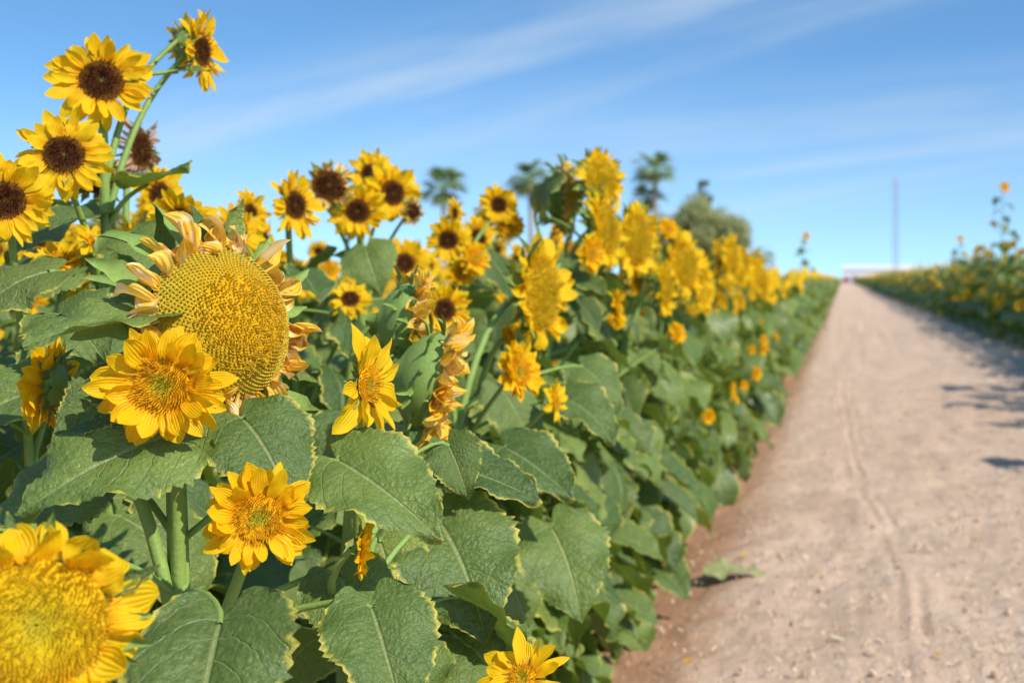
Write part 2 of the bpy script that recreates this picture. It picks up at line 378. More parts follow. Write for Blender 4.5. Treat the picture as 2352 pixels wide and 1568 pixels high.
hero_plant((-1.165, 2.08), [('dark', (-1.18, 2.08, 1.465), .080, 33, 4, 0), ('dark', (-1.08, 2.2, 1.535), .070, 92, 0, 1), ('dark', (-1.13, 2.24, 1.555), .05, 150, 0, 2), ('dark', (-1.162, 1.95, 1.335), .070, 30, 3, 3)],
  [((-1.12, 2.1, 1.30), (-1.02, 2.0, 1.33), (0, -.3, .95), 2), ((-1.2, 2.1, 1.25), (-1.32, 2.0, 1.22), (0, -.4, .9), 1), ((-1.10, 2.15, 1.49), (-1.05, 2.17, 1.50), (.0, -.4, .9), 2), ((-1.18, 2.15, 1.12), (-1.04, 2.1, 1.09), (0, -.4, .9), 0),
   ((-1.10, 2.02, 1.22), (-1.00, 1.92, 1.19), (.1, -.5, .85), 3), ((-1.17, 2.0, 1.17), (-1.28, 1.9, 1.14), (.0, -.5, .85), 4), ((-1.12, 2.0, 1.10), (-1.02, 1.9, 1.06), (.1, -.6, .8), 1)],
  22, 1.18, 'tall sunflower plant with brown centred yellow blooms', seed=7, thick=.95)
hero_plant((-1.21, 1.97), [('dark', (-1.155, 1.80, 1.258), .066, 40, 0, 2), ('dark', (-1.163, 2.0, 1.108), .038, 15, 20, 1), ('star', (-1.147, 2.0, 1.205), .036, 80, 30, 0), ('orange', (-1.20, 2.0, 1.178), .045, 20, 60, 1)],
  [((-1.05, 1.75, 1.10), (-.94, 1.66, 1.09), (0, -.5, .8), 1), ((-1.0, 1.72, 1.02), (-1.12, 1.6, .99), (.1, -.5, .8), 0), ((-1.10, 1.82, 1.16), (-1.18, 1.72, 1.14), (.1, -.5, .8), 3)], 22, 1.12, 'leafy sunflower plant with brown centred and orange blooms', seed=9, thick=.7)
hero_plant((-1.33, 2.45), [('faded', (-1.345, 2.5, 1.395), .060, 84, 0, 0, 'hi'), ('dark', (-1.115, 2.2, 1.245), .060, 8, -5, 1), ('dry', (-1.26, 2.2, 1.32), .05, 10, -30, 2)],
  (), 28, 1.28, 'sunflower plant with a faded dark red bloom', seed=12, thick=.8)
hero_plant((-1.12, 2.72), [('dark', (-1.09, 2.6, 1.297), .072, 72, 3, 1), ('dark', (-1.27, 2.8, 1.29), .055, 80, 5, 2), ('dark', (-1.017, 2.7, 1.108), .046, 25, 30, 3), ('orange', (-1.20, 2.75, 1.18), .04, 60, 0, 0)],
  (), 26, 1.22, 'sunflower plant with brown centred yellow blooms turned sideways', seed=14, thick=.85)
hero_plant((-1.13, 3.08), [('dark', (-1.113, 3.0, 1.305), .068, 20, 2, 0), ('dry', (-1.16, 2.95, 1.36), .06, 30, 10, 1), ('dark', (-1.075, 3.12, 1.355), .078, 50, 5, 2), ('dark', (-1.19, 3.3, 1.415), .065, 30, 0, 3), ('dry', (-1.02, 3.1, 1.31), .035, 60, 0, 3)],
  (), 26, 1.25, 'sunflower plant with a cluster of yellow and dried blooms', seed=16, thick=.85)
hero_plant((-1.0, 3.50), [('dark', (-1.026, 3.4, 1.252), .064, 25, 0, 1), ('dark', (-1.0, 3.8, 1.365), .062, 30, 5, 2), ('orange', (-.985, 3.85, 1.31), .055, 50, 10, 3), ('orange', (-.93, 3.3, 1.20), .05, 60, 10, 0), ('orange', (-.965, 3.3, 1.165), .04, 40, 0, 1), ('dark', (-1.07, 3.6, 1.33), .045, 80, 0, 2)],
  (), 24, 1.22, 'branching sunflower plant with many small yellow blooms', seed=18)
hero_plant((-.80, 2.06), [('droop', (-.590, 1.90, 1.000), .104, 106, -14, 1), ('droop', (-.645, 1.96, 1.085), .085, 108, -4, 2)],
  [((-.70, 2.05, .92), (-.80, 1.95, .90), (0, -.4, .9), 1), ((-.66, 2.0, .80), (-.58, 1.95, .76), (.1, -.5, .8), 0)],
  22, .92, 'sunflower plant with drooping withered heads showing green bracts', bias=EAST, seed=20, block=lambda t: t.z > .82)
hero_plant((-.82, 2.62), [('big', (-.672, 2.9, 1.115), .138, 80, 2, 1), ('orange', (-.62, 2.5, .972), .064, 66, 12, 2), ('star', (-.572, 2.6, .905), .048, 85, 10, 3), ('dark', (-.823, 2.7, 1.086), .060, 40, 0, 0)],
  [((-.62, 2.4, .84), (-.47, 2.30, .79), (.1, -.45, .9), 0), ((-.54, 2.42, .69), (-.43, 2.29, .58), (.3, -.7, .6), 4), ((-.58, 2.72, .90), (-.44, 2.64, .87), (.1, -.4, .9), 1), ((-.60, 3.0, .95), (-.48, 2.92, .90), (.2, -.5, .9), 3)],
  22, .92, 'sunflower plant with a broad golden head facing the path', bias=EAST, seed=22)
hero_plant((-.84, 3.55), [('big', (-.654, 3.6, 1.290), .122, 78, 6, 2), ('big', (-.690, 3.72, 1.430), .100, 58, 2, 3), ('orange', (-.665, 3.45, 1.215), .056, 70, 0, 0), ('orange', (-.624, 3.6, 1.066), .065, 96, 0, 1), ('wilt', (-.80, 3.8, 1.385), .10, 96, 0, 2)],
  [((-.74, 3.5, 1.14), (-.62, 3.4, 1.15), (0, -.4, .9), 0), ((-.86, 3.7, 1.34), (-.84, 3.6, 1.45), (-.5, -.6, .3), 3)],
  26, 1.25, 'tall sunflower plant stacked with broad golden heads', bias=EAST, seed=24)
hero_plant((-.84, 3.98), [('big', (-.6175, 3.9, 1.265), .125, 68, -2, 0), ('orange', (-.52, 4.1, .98), .04, 60, 10, 1)], (), 26, 1.12, 'sunflower plant with a broad golden head', bias=EAST, seed=26)
hero_plant((-.84, 4.7), [('big', (-.584, 4.8, 1.20), .14, 66, 8, 1), ('big', (-.60, 4.4, 1.12), .108, 84, 0, 2), ('orange', (-.63, 4.7, 1.33), .05, 50, 20, 1)], (), 26, 1.05, 'sunflower plant with broad golden heads', bias=EAST, seed=28)
# ------------------------------------------------------------------ mid plants
MR = random.Random(5)
FOL = []
for v in range(7):
    L = []
    for i in range(25):
        z = .12+.94*(i+.5)/25; az = i*2.4+MR.uniform(-.4, .4); sz = .195*(1.15-.42*z*z)*MR.uniform(.75, 1.25)
        L.append(xf(stalk_leaf(MR, 10, 4, 4), Matrix.Translation((0, 0, z)) @ Matrix.Rotation(az, 4, 'Z') @ Matrix.Rotation(MR.uniform(-.35, .15), 4, 'X') @ Matrix.Scale(sz, 4)))
    FOL.append(to_mesh('foliage', merge(L)))
STV = []
for v in range(7):
    ends = []; parts = []
    m0 = MR.uniform(1.10, 1.28); az = MR.uniform(50, 92); n = nvec(az, 3); e0 = Vector((MR.uniform(.02, .12), MR.uniform(-.06, .06), m0))
    mn = bez((0, 0, 0), (0, 0, .4), e0-n*.08+Vector((0, 0, -.2)), e0, 9); parts.append(tube(mn, np.linspace(.011, .006, 10), 6)); ends.append((e0, az, 0))
    for k in range(MR.choice([1, 2, 2])):
        az = MR.uniform(30, 105); n = nvec(az, 3); s = Vector(mn[5]); e1 = Vector((MR.uniform(-.05, .20), MR.uniform(-.14, .14), MR.uniform(1.0, 1.2)))
        parts.append(tube(bez(s, s+Vector((0, 0, .15)), e1-n*.07, e1, 6), np.linspace(.005, .004, 7), 5)); ends.append((e1, az, 0))
    if v % 2:
        az = MR.uniform(40, 90); n = nvec(az, 3); s = Vector(mn[3]); e1 = Vector((MR.uniform(.26, .36), MR.uniform(-.1, .1), MR.uniform(.55, .85)))
        parts.append(tube(bez(s, s+Vector((.08, 0, .10)), e1-n*.07, e1, 6), np.linspace(.005, .004, 7), 5)); ends.append((e1, az, 1))
    STV.append((to_mesh('stem', merge(parts)), ends))
def mid_plant(x, y, sc, kinds, seed, label):
    r = random.Random(seed)
    e = bpy.data.objects.new('sunflower_plant', None); e.location = (x, y, GZ); e.scale = (sc,)*3; e.empty_display_size = .1; col.objects.link(e)
    tag(e, label, 'sunflower', GROUP); PLANTS.append(e)
    sm, ends = STV[r.randrange(7)]; add('stem', sm, e)
    add('foliage', FOL[r.randrange(7)], e, Matrix.Rotation(r.uniform(0, 6.28), 4, 'Z'))
    for i, (p, az, low) in enumerate(ends):
        k = r.choice(kinds) if i or 'big' not in kinds[:1] else 'big'
        if low: k = 'orange'
        R = {'big': .116, 'dark': .072, 'orange': .055, 'wilt': .095, 'dry': .05, 'amber': .08, 'star': .05}[k]*r.uniform(.85, 1.15)*(.75 if low else 1)
        if i and k == 'big': R *= .7
        az += r.uniform(-8, 8); n = nvec(az, 3); add_head(e, k, p+n*KIND[k][0]*R*.6, R, az, r.uniform(-8, 16), r.randrange(8), 'mid')
# single-mesh small plants
def small_T(r, lo=False, hk='big', both=False):
    L = []; nl = 13 if lo else 20
    for i in range(nl):
        z = .10+.92*(i+.5)/nl; az = i*2.4+r.uniform(-.5, .5); sz = (.26 if lo else .22)*(1.12-.42*z*z)*r.uniform(.85, 1.2)
        B = blade(r, 3 if lo else 6, 2, 1.0, r.uniform(.4, 1.3), r.uniform(0, .3), .04, 0)
        L.append(xf(B, Matrix.Translation((-math.sin(az)*sz*.5, math.cos(az)*sz*.5, z+.05)) @ Matrix.Rotation(az, 4, 'Z') @ Matrix.Rotation(-r.uniform(.1, .8), 4, 'X') @ Matrix.Rotation(r.uniform(-.4, .4), 4, 'Y') @ Matrix.Scale(sz, 4)))
    L.append(tube([(0, 0, 0), (0, 0, .6), (.03, 0, 1.1)], [.011, .009, .006], 4))
    for k in range(r.choice([3, 4, 5]) if both else r.choice([2, 3])):
        kk = hk if k == 0 else ('orange' if not both else r.choice(['orange', 'orange', 'dark']))
        R = {'big': .11, 'dark': .07, 'orange': .06}[kk]*r.uniform(.8, 1.15)*(.85 if both else 1); n = nvec(r.uniform(-70, 80) if both else r.uniform(35, 90), 8)
        p = Vector((r.uniform(-.05, .2), r.uniform(-.12, .12), r.uniform(1.05, 1.2) if k == 0 else r.uniform(.85, 1.1)))
        if both: p = Vector((r.uniform(-.28, .12), r.uniform(-.28, .2), r.uniform(.5, 1.10) if k else r.uniform(.95, 1.2)))
        c, pt, d = head_T(kk, r.randrange(4), 'lo')
        M = Matrix.Translation(p) @ n.to_track_quat('Z', 'Y').to_matrix().to_4x4() @ Matrix.Scale(R, 4)
        L += [xf(c, M), xf(pt, M), xf(d, M)]
        if both: L.append(tube(bez((0, 0, p.z-.25), (0, 0, p.z-.1), p-n*.06, p-n*.02, 4), [.005]*5, 3))
    return merge(L)
SMALL = [to_mesh('sunflower_plant', small_T(MR, False, k)) for k in ('big', 'big', 'dark', 'orange', 'dark', 'orange')]
SMALL += [to_mesh('sunflower_plant', small_T(MR, False, k, True)) for k in ('orange', 'dark', 'orange', 'orange')]
def small_plant(x, y, sc, v, label, rot=0):
    o = add('sunflower_plant', SMALL[v]); o.location = (x, y, GZ); o.scale = (sc, sc, sc); o.rotation_euler = (0, 0, rot)
    tag(o, label, 'sunflower', GROUP); PLANTS.append(o)
sd = 100
LB1 = 'leafy sunflower plant with golden heads at the path edge'
LB2 = 'sunflower plant with brown centred yellow blooms in the dense field'
r = random.Random(21)
# front row
y = 5.2
while y < 11.5:
    sd += 1; mid_plant(-.81+r.uniform(-.07, .06), y, r.uniform(.90, 1.10), ['big', 'big', 'orange', 'amber'], sd, LB1); y += r.uniform(.27, .34)
for yy in (2.35, 3.0, 3.25, 4.3, 4.95):
    sd += 1; e = hero_plant((-.88, yy), [('orange', (-.76, yy-.03, 1.02), .035, 80, 20, 1, 'mid')], (), 26, .92, LB1, bias=EAST, seed=sd)
# rows behind
for x0, ya, yb in ((-1.45, 2.3, 9), (-1.75, 1.7, 2.3), (-2.05, 2.6, 9), (-2.7, 3.6, 9), (-3.4, 5, 9)):
    y = ya
    while y < yb:
        sd += 1; mid_plant(x0+r.uniform(-.12, .12), y, r.uniform(.97, 1.14), ['dark', 'dark', 'dark', 'orange', 'dry'], sd, LB2); y += r.uniform(.34, .44)
y = 3.9
while y < 9:
    sd += 1; mid_plant(-1.15+r.uniform(-.06, .06), y, r.uniform(1.0, 1.12), ['dark', 'big', 'orange'], sd, LB2); y += r.uniform(.4, .5)
y = 11.5
while y < 22:
    small_plant(-.81+r.uniform(-.07, .06), y, r.uniform(.90, 1.10), r.choice([0, 1, 3]), LB1, r.uniform(-.3, .3)); y += .33
y = 4.0
while y < 38:
    small_plant(3.25+r.uniform(-.15, .12), y, r.uniform(1.15, 1.6), r.choice([6, 7, 8, 9]), 'sunflower plant with orange blooms lining the far side of the path', r.uniform(-.5, .3))
    y += .42 if y > 14 else .5
y = 8.0
while y < 19:
    small_plant(3.65+r.uniform(-.12, .12), y, r.uniform(1.6, 1.9), r.choice([6, 7, 8, 9]), 'tall sunflower plant shading the path edge', r.uniform(-.5, .3)); y += .5
y = 9.0
while y < 16 and len(PLANTS) < 290:
    small_plant(-1.35+r.uniform(-.1, .1), y, r.uniform(.98, 1.1), r.choice([2, 4]), LB2, r.uniform(-.5, .5)); y += .42
# lone tall plants
def tall_plant(x, y, z, R, seed, label, heads=(), nl=15, lsz=.17):
    hero_plant((x, y), [('dark' if nl == 18 else 'orange', (x+.05, y, z), R, 30, 10, 1, 'mid')]+list(heads), (), nl, z-.12, label, seed=seed, lsz=lsz, q='mid')
tall_plant(3.05, 25, 2.9, .13, 71, 'very tall thin sunflower with an orange bloom above the row', [('orange', (2.9, 25.1, 2.2), .08, 10, 20, 2, 'mid')], nl=22, lsz=.24)
tall_plant(3.2, 36, 2.25, .12, 72, 'tall thin sunflower standing above the row', nl=18, lsz=.26)
tall_plant(-1.19, 41, 2.5, .15, 73, 'tall thin sunflower standing above the row', nl=18, lsz=.26)
for i, (x, y, z) in enumerate(((3.1, 6.85, 2.25), (3.1, 9.2, 2.0), (3.2, 10.6, 2.25), (3.1, 11.6, 1.95), (3.2, 12.5, 2.2))): tall_plant(x, y, z, .16, 80+i, 'tall sunflower at the edge casting its shadow on the path', nl=28, lsz=.38)
# far field as one mass
LO = [small_T(MR, True, k) for k in ('big', 'big', 'dark', 'orange', 'orange')]+[small_T(MR, True, 'orange', True) for _ in range(3)]
L = []
def lofield(x, y, s, vs):
    L.append(xf(LO[r.choice(vs)], Matrix.Translation((x, y, GZ)) @ Matrix.Rotation(r.uniform(-.6, .4), 4, 'Z') @ Matrix.Scale(s*r.uniform(.84, 1.18), 4)))
def row(x, a, b, st, vs, jx=.1, s=1.0):
    y = a
    while y < b: lofield(x+r.uniform(-jx, jx), y, s, vs); y += st*r.uniform(.85, 1.15)
row(-.82, 22, 120, .42, [0, 1, 3]); row(-.85, 120, 330, 1.0, [0, 1], s=1.05)
for k, x0 in enumerate((-1.4, -2.1, -2.8, -3.5)):
    row(x0, 9 if k else 16, 100, .6, [2, 3, 2, 0]); row(x0, 100, 330, 2.0, [0, 3])
for k in range(10): row(-4.2-k*.8, 7.5+k, 60, .95, [2, 3, 2])
for k in range(6): row(-13-k*3, 24+k*3, 110, 2.2, [2, 3], 1)
row(3.25, 38, 130, .5, [5, 6, 7], s=1.32); row(3.3, 130, 330, 1.1, [3, 4], s=1.25)
for k in range(5): row(4.0+k*.75, 24+k*5, 170, .85, [5, 6, 7], s=1.38); row(4.05+k*.75, 170, 330, 2.5, [3, 4], s=1.25)
f = add('sunflower_field', to_mesh('sunflower_field', merge(L))); f['kind'] = 'stuff'; f['label'] = 'dense mass of distant blooming sunflowers'; f['category'] = 'sunflower field'
# ------------------------------------------------------------------ ground and path
def soil(name, c1, c2, c3, bs):
    m, t, b = newmat(name, .95, .1)
    g = t.n('ShaderNodeNewGeometry').outputs['Position']; sp = t.n('ShaderNodeSeparateXYZ'); t.l(g, sp.inputs[0])
    n1 = t.noise(g, 1.3, 5, .6); n2 = t.noise(g, 14, 6, .7); n3 = t.noise(g, 90, 4, .7); n4 = t.noise(g, 4.5, 5, .65)
    c = t.mix(t.mr(n1, .35, .65), c1, c2); c = t.mix(t.m('MULTIPLY', t.mr(n2, .45, .7), .45), c, c3)
    c = t.mix(t.m('MULTIPLY', t.mr(n4, .50, .70), .38), c, tuple(x*.76 for x in c1))
    c = t.mix(t.m('MULTIPLY', t.mr(n3, .3, .7), .28), c, tuple(x*.66 for x in c2))
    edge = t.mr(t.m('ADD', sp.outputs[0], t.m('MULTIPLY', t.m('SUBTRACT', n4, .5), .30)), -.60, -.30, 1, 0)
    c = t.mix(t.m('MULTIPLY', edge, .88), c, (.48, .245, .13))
    t.l(c, b.inputs['Base Color'])
    vo = t.n('ShaderNodeTexVoronoi'); vo.inputs['Scale'].default_value = 40; t.l(g, vo.inputs['Vector'])
    h = t.m('ADD', t.m('MULTIPLY', n2, 1.6), t.m('ADD', t.m('MULTIPLY', n3, .7), t.m('MULTIPLY', t.mr(vo.outputs['Distance'], .05, .4, 1, 0), .2)))
    t.l(t.bump(h, bs, .03), b.inputs['Normal']); return m
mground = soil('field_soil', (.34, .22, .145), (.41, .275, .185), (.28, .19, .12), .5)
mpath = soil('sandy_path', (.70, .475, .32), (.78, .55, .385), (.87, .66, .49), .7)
def flat(name, x0, x1, y0, y1, z, mat):
    me = bpy.data.meshes.new(name); me.from_pydata([(x0, y0, z), (x1, y0, z), (x1, y1, z), (x0, y1, z)], [], [(0, 1, 2, 3)]); me.materials.append(mat)
    return add(name, me)
g = flat('ground', -1500, 1500, -100, 3000, -.06, mground); g['kind'] = 'structure'; g['label'] = 'bare brown field soil'; g['category'] = 'ground'
xs = np.concatenate([np.arange(-1.15, 1.2, .02), np.arange(1.2, 3.5, .06)])
ys = np.concatenate([np.arange(-4, 3, .25), np.arange(3, 9, .032), np.arange(9, 17, .09), np.geomspace(17, 345, 45)])
ty = [3, 4.1, 4.8, 5.48, 6.1, 6.76, 8.4, 10, 12, 20]; tx = [.25, .225, .245, .222, .20, .16, .11, .085, .04, .02]
V = []
for y in ys:
    xc = np.interp(y, ty, tx)+.03*noise.noise((0, y*1.1, 7))
    fa = .6+1.1*noise.noise((5, y*1.3, 2)); fb = .45+1.2*noise.noise((9, y*1.0, 4)); wob = .16*noise.noise((1, y*.9, 0))+.07*noise.noise((1, y*3.5, 0))
    if y > 17: wob *= .4
    for x in xs:
        h = .026*noise.noise((x*2.1, y*1.6, 3))+.018*noise.noise((x*6, y*4.5, 1))+.009*noise.noise((x*25, y*25, 5))
        w = .010+.003*noise.noise((x, y*3, 9))
        for c, d in ((xc-.035, max(.15, fa)), (xc+.035, max(0, fb)), (xc-.15+.03*math.sin(y), .25)):
            u = (x-c)/w/1.3
            if abs(u) < 4 and d > 0: h += -.015*d*math.exp(-u*u)+.005*d*math.exp(-(abs(u)-2)**2)
        e = .5+.5*math.tanh((x+.52+wob)/.11); h -= .04*(1-e)
        if x < -1.05 or x > 3.4: h -= .05
        V.append((x, y, h))
nu, nv = len(ys)-1, len(xs)-1; F = gfaces(nu, nv)
me = to_mesh('dirt_path', (np.array(V), F, np.zeros((len(V), 2)), np.zeros(len(F), int)), True, [mpath])
p = add('dirt_path', me); p['kind'] = 'structure'; p['label'] = 'straight sandy dirt path with tyre tracks'; p['category'] = 'path'
# litter
ms, t, b = newmat('straw', .8); ri = t.n('ShaderNodeNewGeometry').outputs['Random Per Island']; t.l(t.mix(ri, (.92, .76, .46), (.40, .25, .15)), b.inputs['Base Color'])
L = []
for i in range(5200):
    y = 3.2+12*r.random()**1.6; x = r.uniform(-.7, 2.6)
    if r.random() < .5: x = r.gauss(1.0, .4)
    l = r.uniform(.008, .04); w = r.uniform(.0012, .003); a = r.uniform(0, pi); z = .023+r.uniform(-.005, .003)
    if r.random() < .14: l *= 1.7; w *= 2
    if x < -.45: z -= .03
    dx, dy = math.cos(a)*l, math.sin(a)*l; ex, ey = -math.sin(a)*w, math.cos(a)*w
    L.append((np.array([(x-ex, y-ey, z-.004), (x+dx-ex, y+dy-ey, z+.003), (x+dx+ex, y+dy+ey, z+.003), (x+ex, y+ey, z-.004)]), np.array([[0, 1, 2, 3]]), np.zeros((4, 2)), np.zeros(1, int)))
for i in range(1600):
    y = 3.0+10*r.random()**1.5; x = r.uniform(-.75, 2.6); s = r.uniform(.002, .009)*(1.7 if r.random() < .08 else 1); z = (.008 if x > -.45 else -.028); a = r.uniform(0, pi)
    v = []
    for k, (rad, zz) in enumerate(((s, z-.004), (s*.9, z+s*.6), (s*.4, z+s))):
        for j in range(5): v.append((x+rad*math.cos(a+j*1.2566)*r.uniform(.8, 1.2), y+rad*math.sin(a+j*1.2566), zz))
    fs = [[k*5+j, k*5+(j+1) % 5, (k+1)*5+(j+1) % 5, (k+1)*5+j] for k in (0, 1) for j in range(5)]+[[10, 11, 12, 13]]
    L.append((np.array(v), np.array(fs), np.zeros((15, 2)), np.ones(len(fs), int)))
mc, t, b = newmat('clod', .95, .1); ri = t.n('ShaderNodeNewGeometry').outputs['Random Per Island']; t.l(t.mix(ri, (.70, .48, .34), (.46, .30, .19)), b.inputs['Base Color'])
o = add('path_litter', to_mesh('path_litter', merge(L), False, [ms, mc])); o['kind'] = 'stuff'; o['label'] = 'scattered straw bits and small soil clods'; o['category'] = 'litter'
def simplemat(name, c, rough=.7, var=.25, sc=3):
    m, t, b = newmat(name, rough, .3); tc = t.n('ShaderNodeTexCoord').outputs['Object']
    t.l(t.mix(t.noise(tc, sc, 4), tuple(x*(1-var) for x in c), tuple(min(1, x*(1+var)) for x in c)), b.inputs['Base Color']); return m
mfl = simplemat('wilted_leaf', (.30, .30, .12), .7, .35, 8)
fb_ = blade(random.Random(4), 28, 8, .62, .25, .12, .06, .05, .1)
fl = add('fallen_leaf', to_mesh('fallen_leaf', (fb_[0], fb_[1], fb_[2], np.zeros(len(fb_[1]), int)), True, [mfl])); fl.matrix_world = Matrix.Translation((-.52, 5.04, .035)) @ Matrix.Rotation(-1.72, 4, 'Z') @ Matrix.Rotation(.0, 4, 'X') @ Matrix.Rotation(.14, 4, 'Y') @ Matrix.Scale(.22, 4); tag(fl, 'wilted dull green leaf lying on the sandy path', 'leaf')
PM = to_mesh('fallen_petal', petal(r, 6, 4, .35, .8, .3, .4, PO))
for x, y, a in ((-.085, 5.0, 1), (-.38, 5.35, 2.4), (-.62, 5.4, .5), (-.45, 3.95, 2), (.3, 3.9, 1), (.75, 4.3, 0)):
    o = add('fallen_petal', PM); o.location = (x, y, .03 if x > -.4 else .0); o.rotation_euler = (.1, 0, a); o.scale = (.045,)*3; tag(o, 'shed yellow petal lying on the path', 'petal', 'petals shed on the path')
# ------------------------------------------------------------------ distant things
mbark = simplemat('palm_bark', (.36, .31, .25)); mwood = simplemat('galvanised_metal', (.45, .46, .48))  # metal grey kept pale, distance haze mixed into the base colour
def foliage_mat(name, c, c2):
    m, t, b = newmat(name, .6, .25); ri = t.n('ShaderNodeNewGeometry').outputs['Random Per Island']
    cc = t.mix(ri, c, c2); t.l(cc, b.inputs['Base Color']); translucent(m, t, b, cc, .35); return m
mpalm = foliage_mat('palm_frond', (.18, .27, .08), (.32, .42, .15)); mtree = foliage_mat('tree_foliage', (.26, .29, .10), (.44, .44, .19)); mdk = foliage_mat('dark_foliage', (.15, .21, .15), (.24, .30, .22))  # palm greens lightened to carry the haze of distance in their colour
def quadsT(Q, mi): V = np.array(Q).reshape(-1, 3); n = len(Q); return V, np.arange(n*4).reshape(n, 4), np.zeros((n*4, 2)), np.full(n, mi)
def palm(x, y, H, cr, seed):
    r = random.Random(seed); e = bpy.data.objects.new('palm_tree', None); e.location = (x, y, -.06); col.objects.link(e)
    tag(e, 'tall slender fan palm with a shaggy crown', 'palm tree', 'palms on the skyline')
    add('trunk', to_mesh('trunk', tube([(0, 0, 0), (.1, 0, H*.35), (.05, 0, H*.7), (0, 0, H)], [.30, .24, .20, .22], 8, 0), True, [mbark]), e)
    Q = []
    for i in range(44):
        a = i*2.4+r.uniform(-.3, .3); el = math.asin(r.uniform(-.75, .98)); d = Vector((math.cos(a)*math.cos(el), math.sin(a)*math.cos(el), math.sin(el)))
        s = d.cross(Vector((0, 0, 1))).normalized(); u = s.cross(d); c = Vector((0, 0, H)); rad = cr*r.uniform(.85, 1.3)*(1 if el > -.4 else .75)
        Q.append([c-s*.03, c+s*.03, c+d*rad*.5+s*.03, c+d*rad*.5-s*.03])
        h0 = c+d*rad*.38
        for k in range(9):
            b_ = -.7+k*.175; dd = d*math.cos(b_)+s*math.sin(b_); tip = h0+dd*rad*.66+Vector((0, 0, -.32*rad*(.4+.6*r.random()))); sd_ = dd.cross(u).normalized()*rad*.035
            Q.append([h0-sd_*.4, h0+sd_*.4, h0+dd*rad*.34+sd_, h0+dd*rad*.34-sd_]); Q.append([h0+dd*rad*.34-sd_, h0+dd*rad*.34+sd_, tip+sd_*.15, tip-sd_*.15])
    add('crown', to_mesh('crown', quadsT(Q, 0), False, [mpalm]), e)
palm(-33.6, 110, 8.8, 2.1, 1); palm(-26.3, 110, 9.4, 2.0, 2); palm(-15.8, 110, 10.4, 1.9, 3); palm(-16.6, 111, 8.0, 1.6, 4)
def tree(x, y, H, rx, rz, seed, mat, label, nclump=26, leafs=190, ls=.28, name='tree'):
    r = random.Random(seed); e = bpy.data.objects.new(name, None); e.location = (x, y, -.06); col.objects.link(e); tag(e, label, 'tree')
    parts = [tube([(0, 0, 0), (.05, 0, H*.3), (0, .05, H*.6)], [.28, .2, .12], 8, 0)]; Q = []
    for i in range(nclump):
        a = r.uniform(0, 2*pi); t_ = r.uniform(-1, 1); q = math.sqrt(1-t_*t_)*r.uniform(.25, 1.05)
        c = Vector((math.cos(a)*q*rx, math.sin(a)*q*rx*.8, H-rz+t_*rz*.82-.14*abs(math.cos(a)*q*rx)+r.uniform(-.3, .25))); cs = min(rx, rz)*r.uniform(.18, .38)
        parts.append(tube(bez((0, 0, H*.25), (0, 0, H*.45), c*.7+Vector((0, 0, H*.12)), c, 4), [.1, .07, .05, .035, .02], 5, 0))
        for k in range(leafs):
            d = Vector((r.gauss(0, 1), r.gauss(0, 1), r.gauss(0, .8))).normalized()*cs*r.random()**.4; o_ = c+d
            u = Vector((r.gauss(0, 1), r.gauss(0, 1), r.gauss(0, 1))).normalized(); v = u.orthogonal().normalized(); s = ls*r.uniform(.5, 1)
            Q.append([o_-u*s*.5-v*s*.3, o_+u*s*.5-v*s*.2, o_+u*s*.6+v*s*.2, o_-u*s*.4+v*s*.3])
    add('trunk', to_mesh('trunk', merge(parts), True, [mbark]), e); add('crown', to_mesh('crown', quadsT(Q, 0), False, [mat]), e)
tree(-9.9, 90, 6.7, 4.2, 2.9, 1, mtree, 'broad spreading olive green shade tree', 96, 230)
tree(-10.2, 97, 9.2, .6, 2.4, 2, mdk, 'narrow dark upright tree', 20, 180, .25)
tree(-41.5, 80, 6.7, 2.0, 2.6, 3, mtree, 'rounded green tree beyond the field', 22, 160)
tree(-46.0, 82, 6.0, 2.2, 2.6, 4, mtree, 'rounded green tree beyond the field', 22, 160)
def boxT(x0, x1, y0, y1, z0, z1, mi=0):
    V = np.array([(x, y, z) for z in (z0, z1) for x, y in ((x0, y0), (x1, y0), (x1, y1), (x0, y1))], float)
    F = np.array([[3, 2, 1, 0], [4, 5, 6, 7], [0, 1, 5, 4], [1, 2, 6, 5], [2, 3, 7, 6], [3, 0, 4, 7]])
    return V, F, np.zeros((8, 2)), np.full(6, mi)
# lattice mast
e = bpy.data.objects.new('lattice_mast', None); e.location = (4.07, 100, -.06); col.objects.link(e); tag(e, 'tall thin grey lattice mast', 'mast')
parts = []; hw = .20; zs_ = np.linspace(0, 8.9, 17)
C4 = [(-1, -1), (1, -1), (1, 1), (-1, 1)]
for cx, cy in C4: parts.append(tube([(cx*hw, cy*hw, 0), (cx*hw*.8, cy*hw*.8, 8.9)], [.028, .024], 6, 0))
for a, b_ in zip(zs_[:-1], zs_[1:]):
    for k in range(4):
        (x0, y0), (x1, y1) = C4[k], C4[(k+1) % 4]; f0 = hw*(1-.2*a/8.9); f1 = hw*(1-.2*b_/8.9)
        parts.append(tube([(x0*f0, y0*f0, a), (x1*f1, y1*f1, b_)], [.016, .016], 4, 0)); parts.append(tube([(x0*f1, y0*f1, b_), (x1*f1, y1*f1, b_)], [.016, .016], 4, 0))
add('lattice_frame', to_mesh('lattice_frame', merge(parts), True, [mwood]), e)
e = bpy.data.objects.new('utility_pole', None); e.location = (-14.5, 210, -.06); col.objects.link(e); tag(e, 'distant wooden utility pole', 'utility pole')
add('shaft', to_mesh('shaft', tube([(0, 0, 0), (0, 0, 4.5), (0, 0, 8)], [.19, .16, .12], 10, 0), True, [mwood]), e); add('crossarm', to_mesh('crossarm', boxT(-.8, .8, -.2, -.13, 7.4, 7.5), False, [mwood]), e)
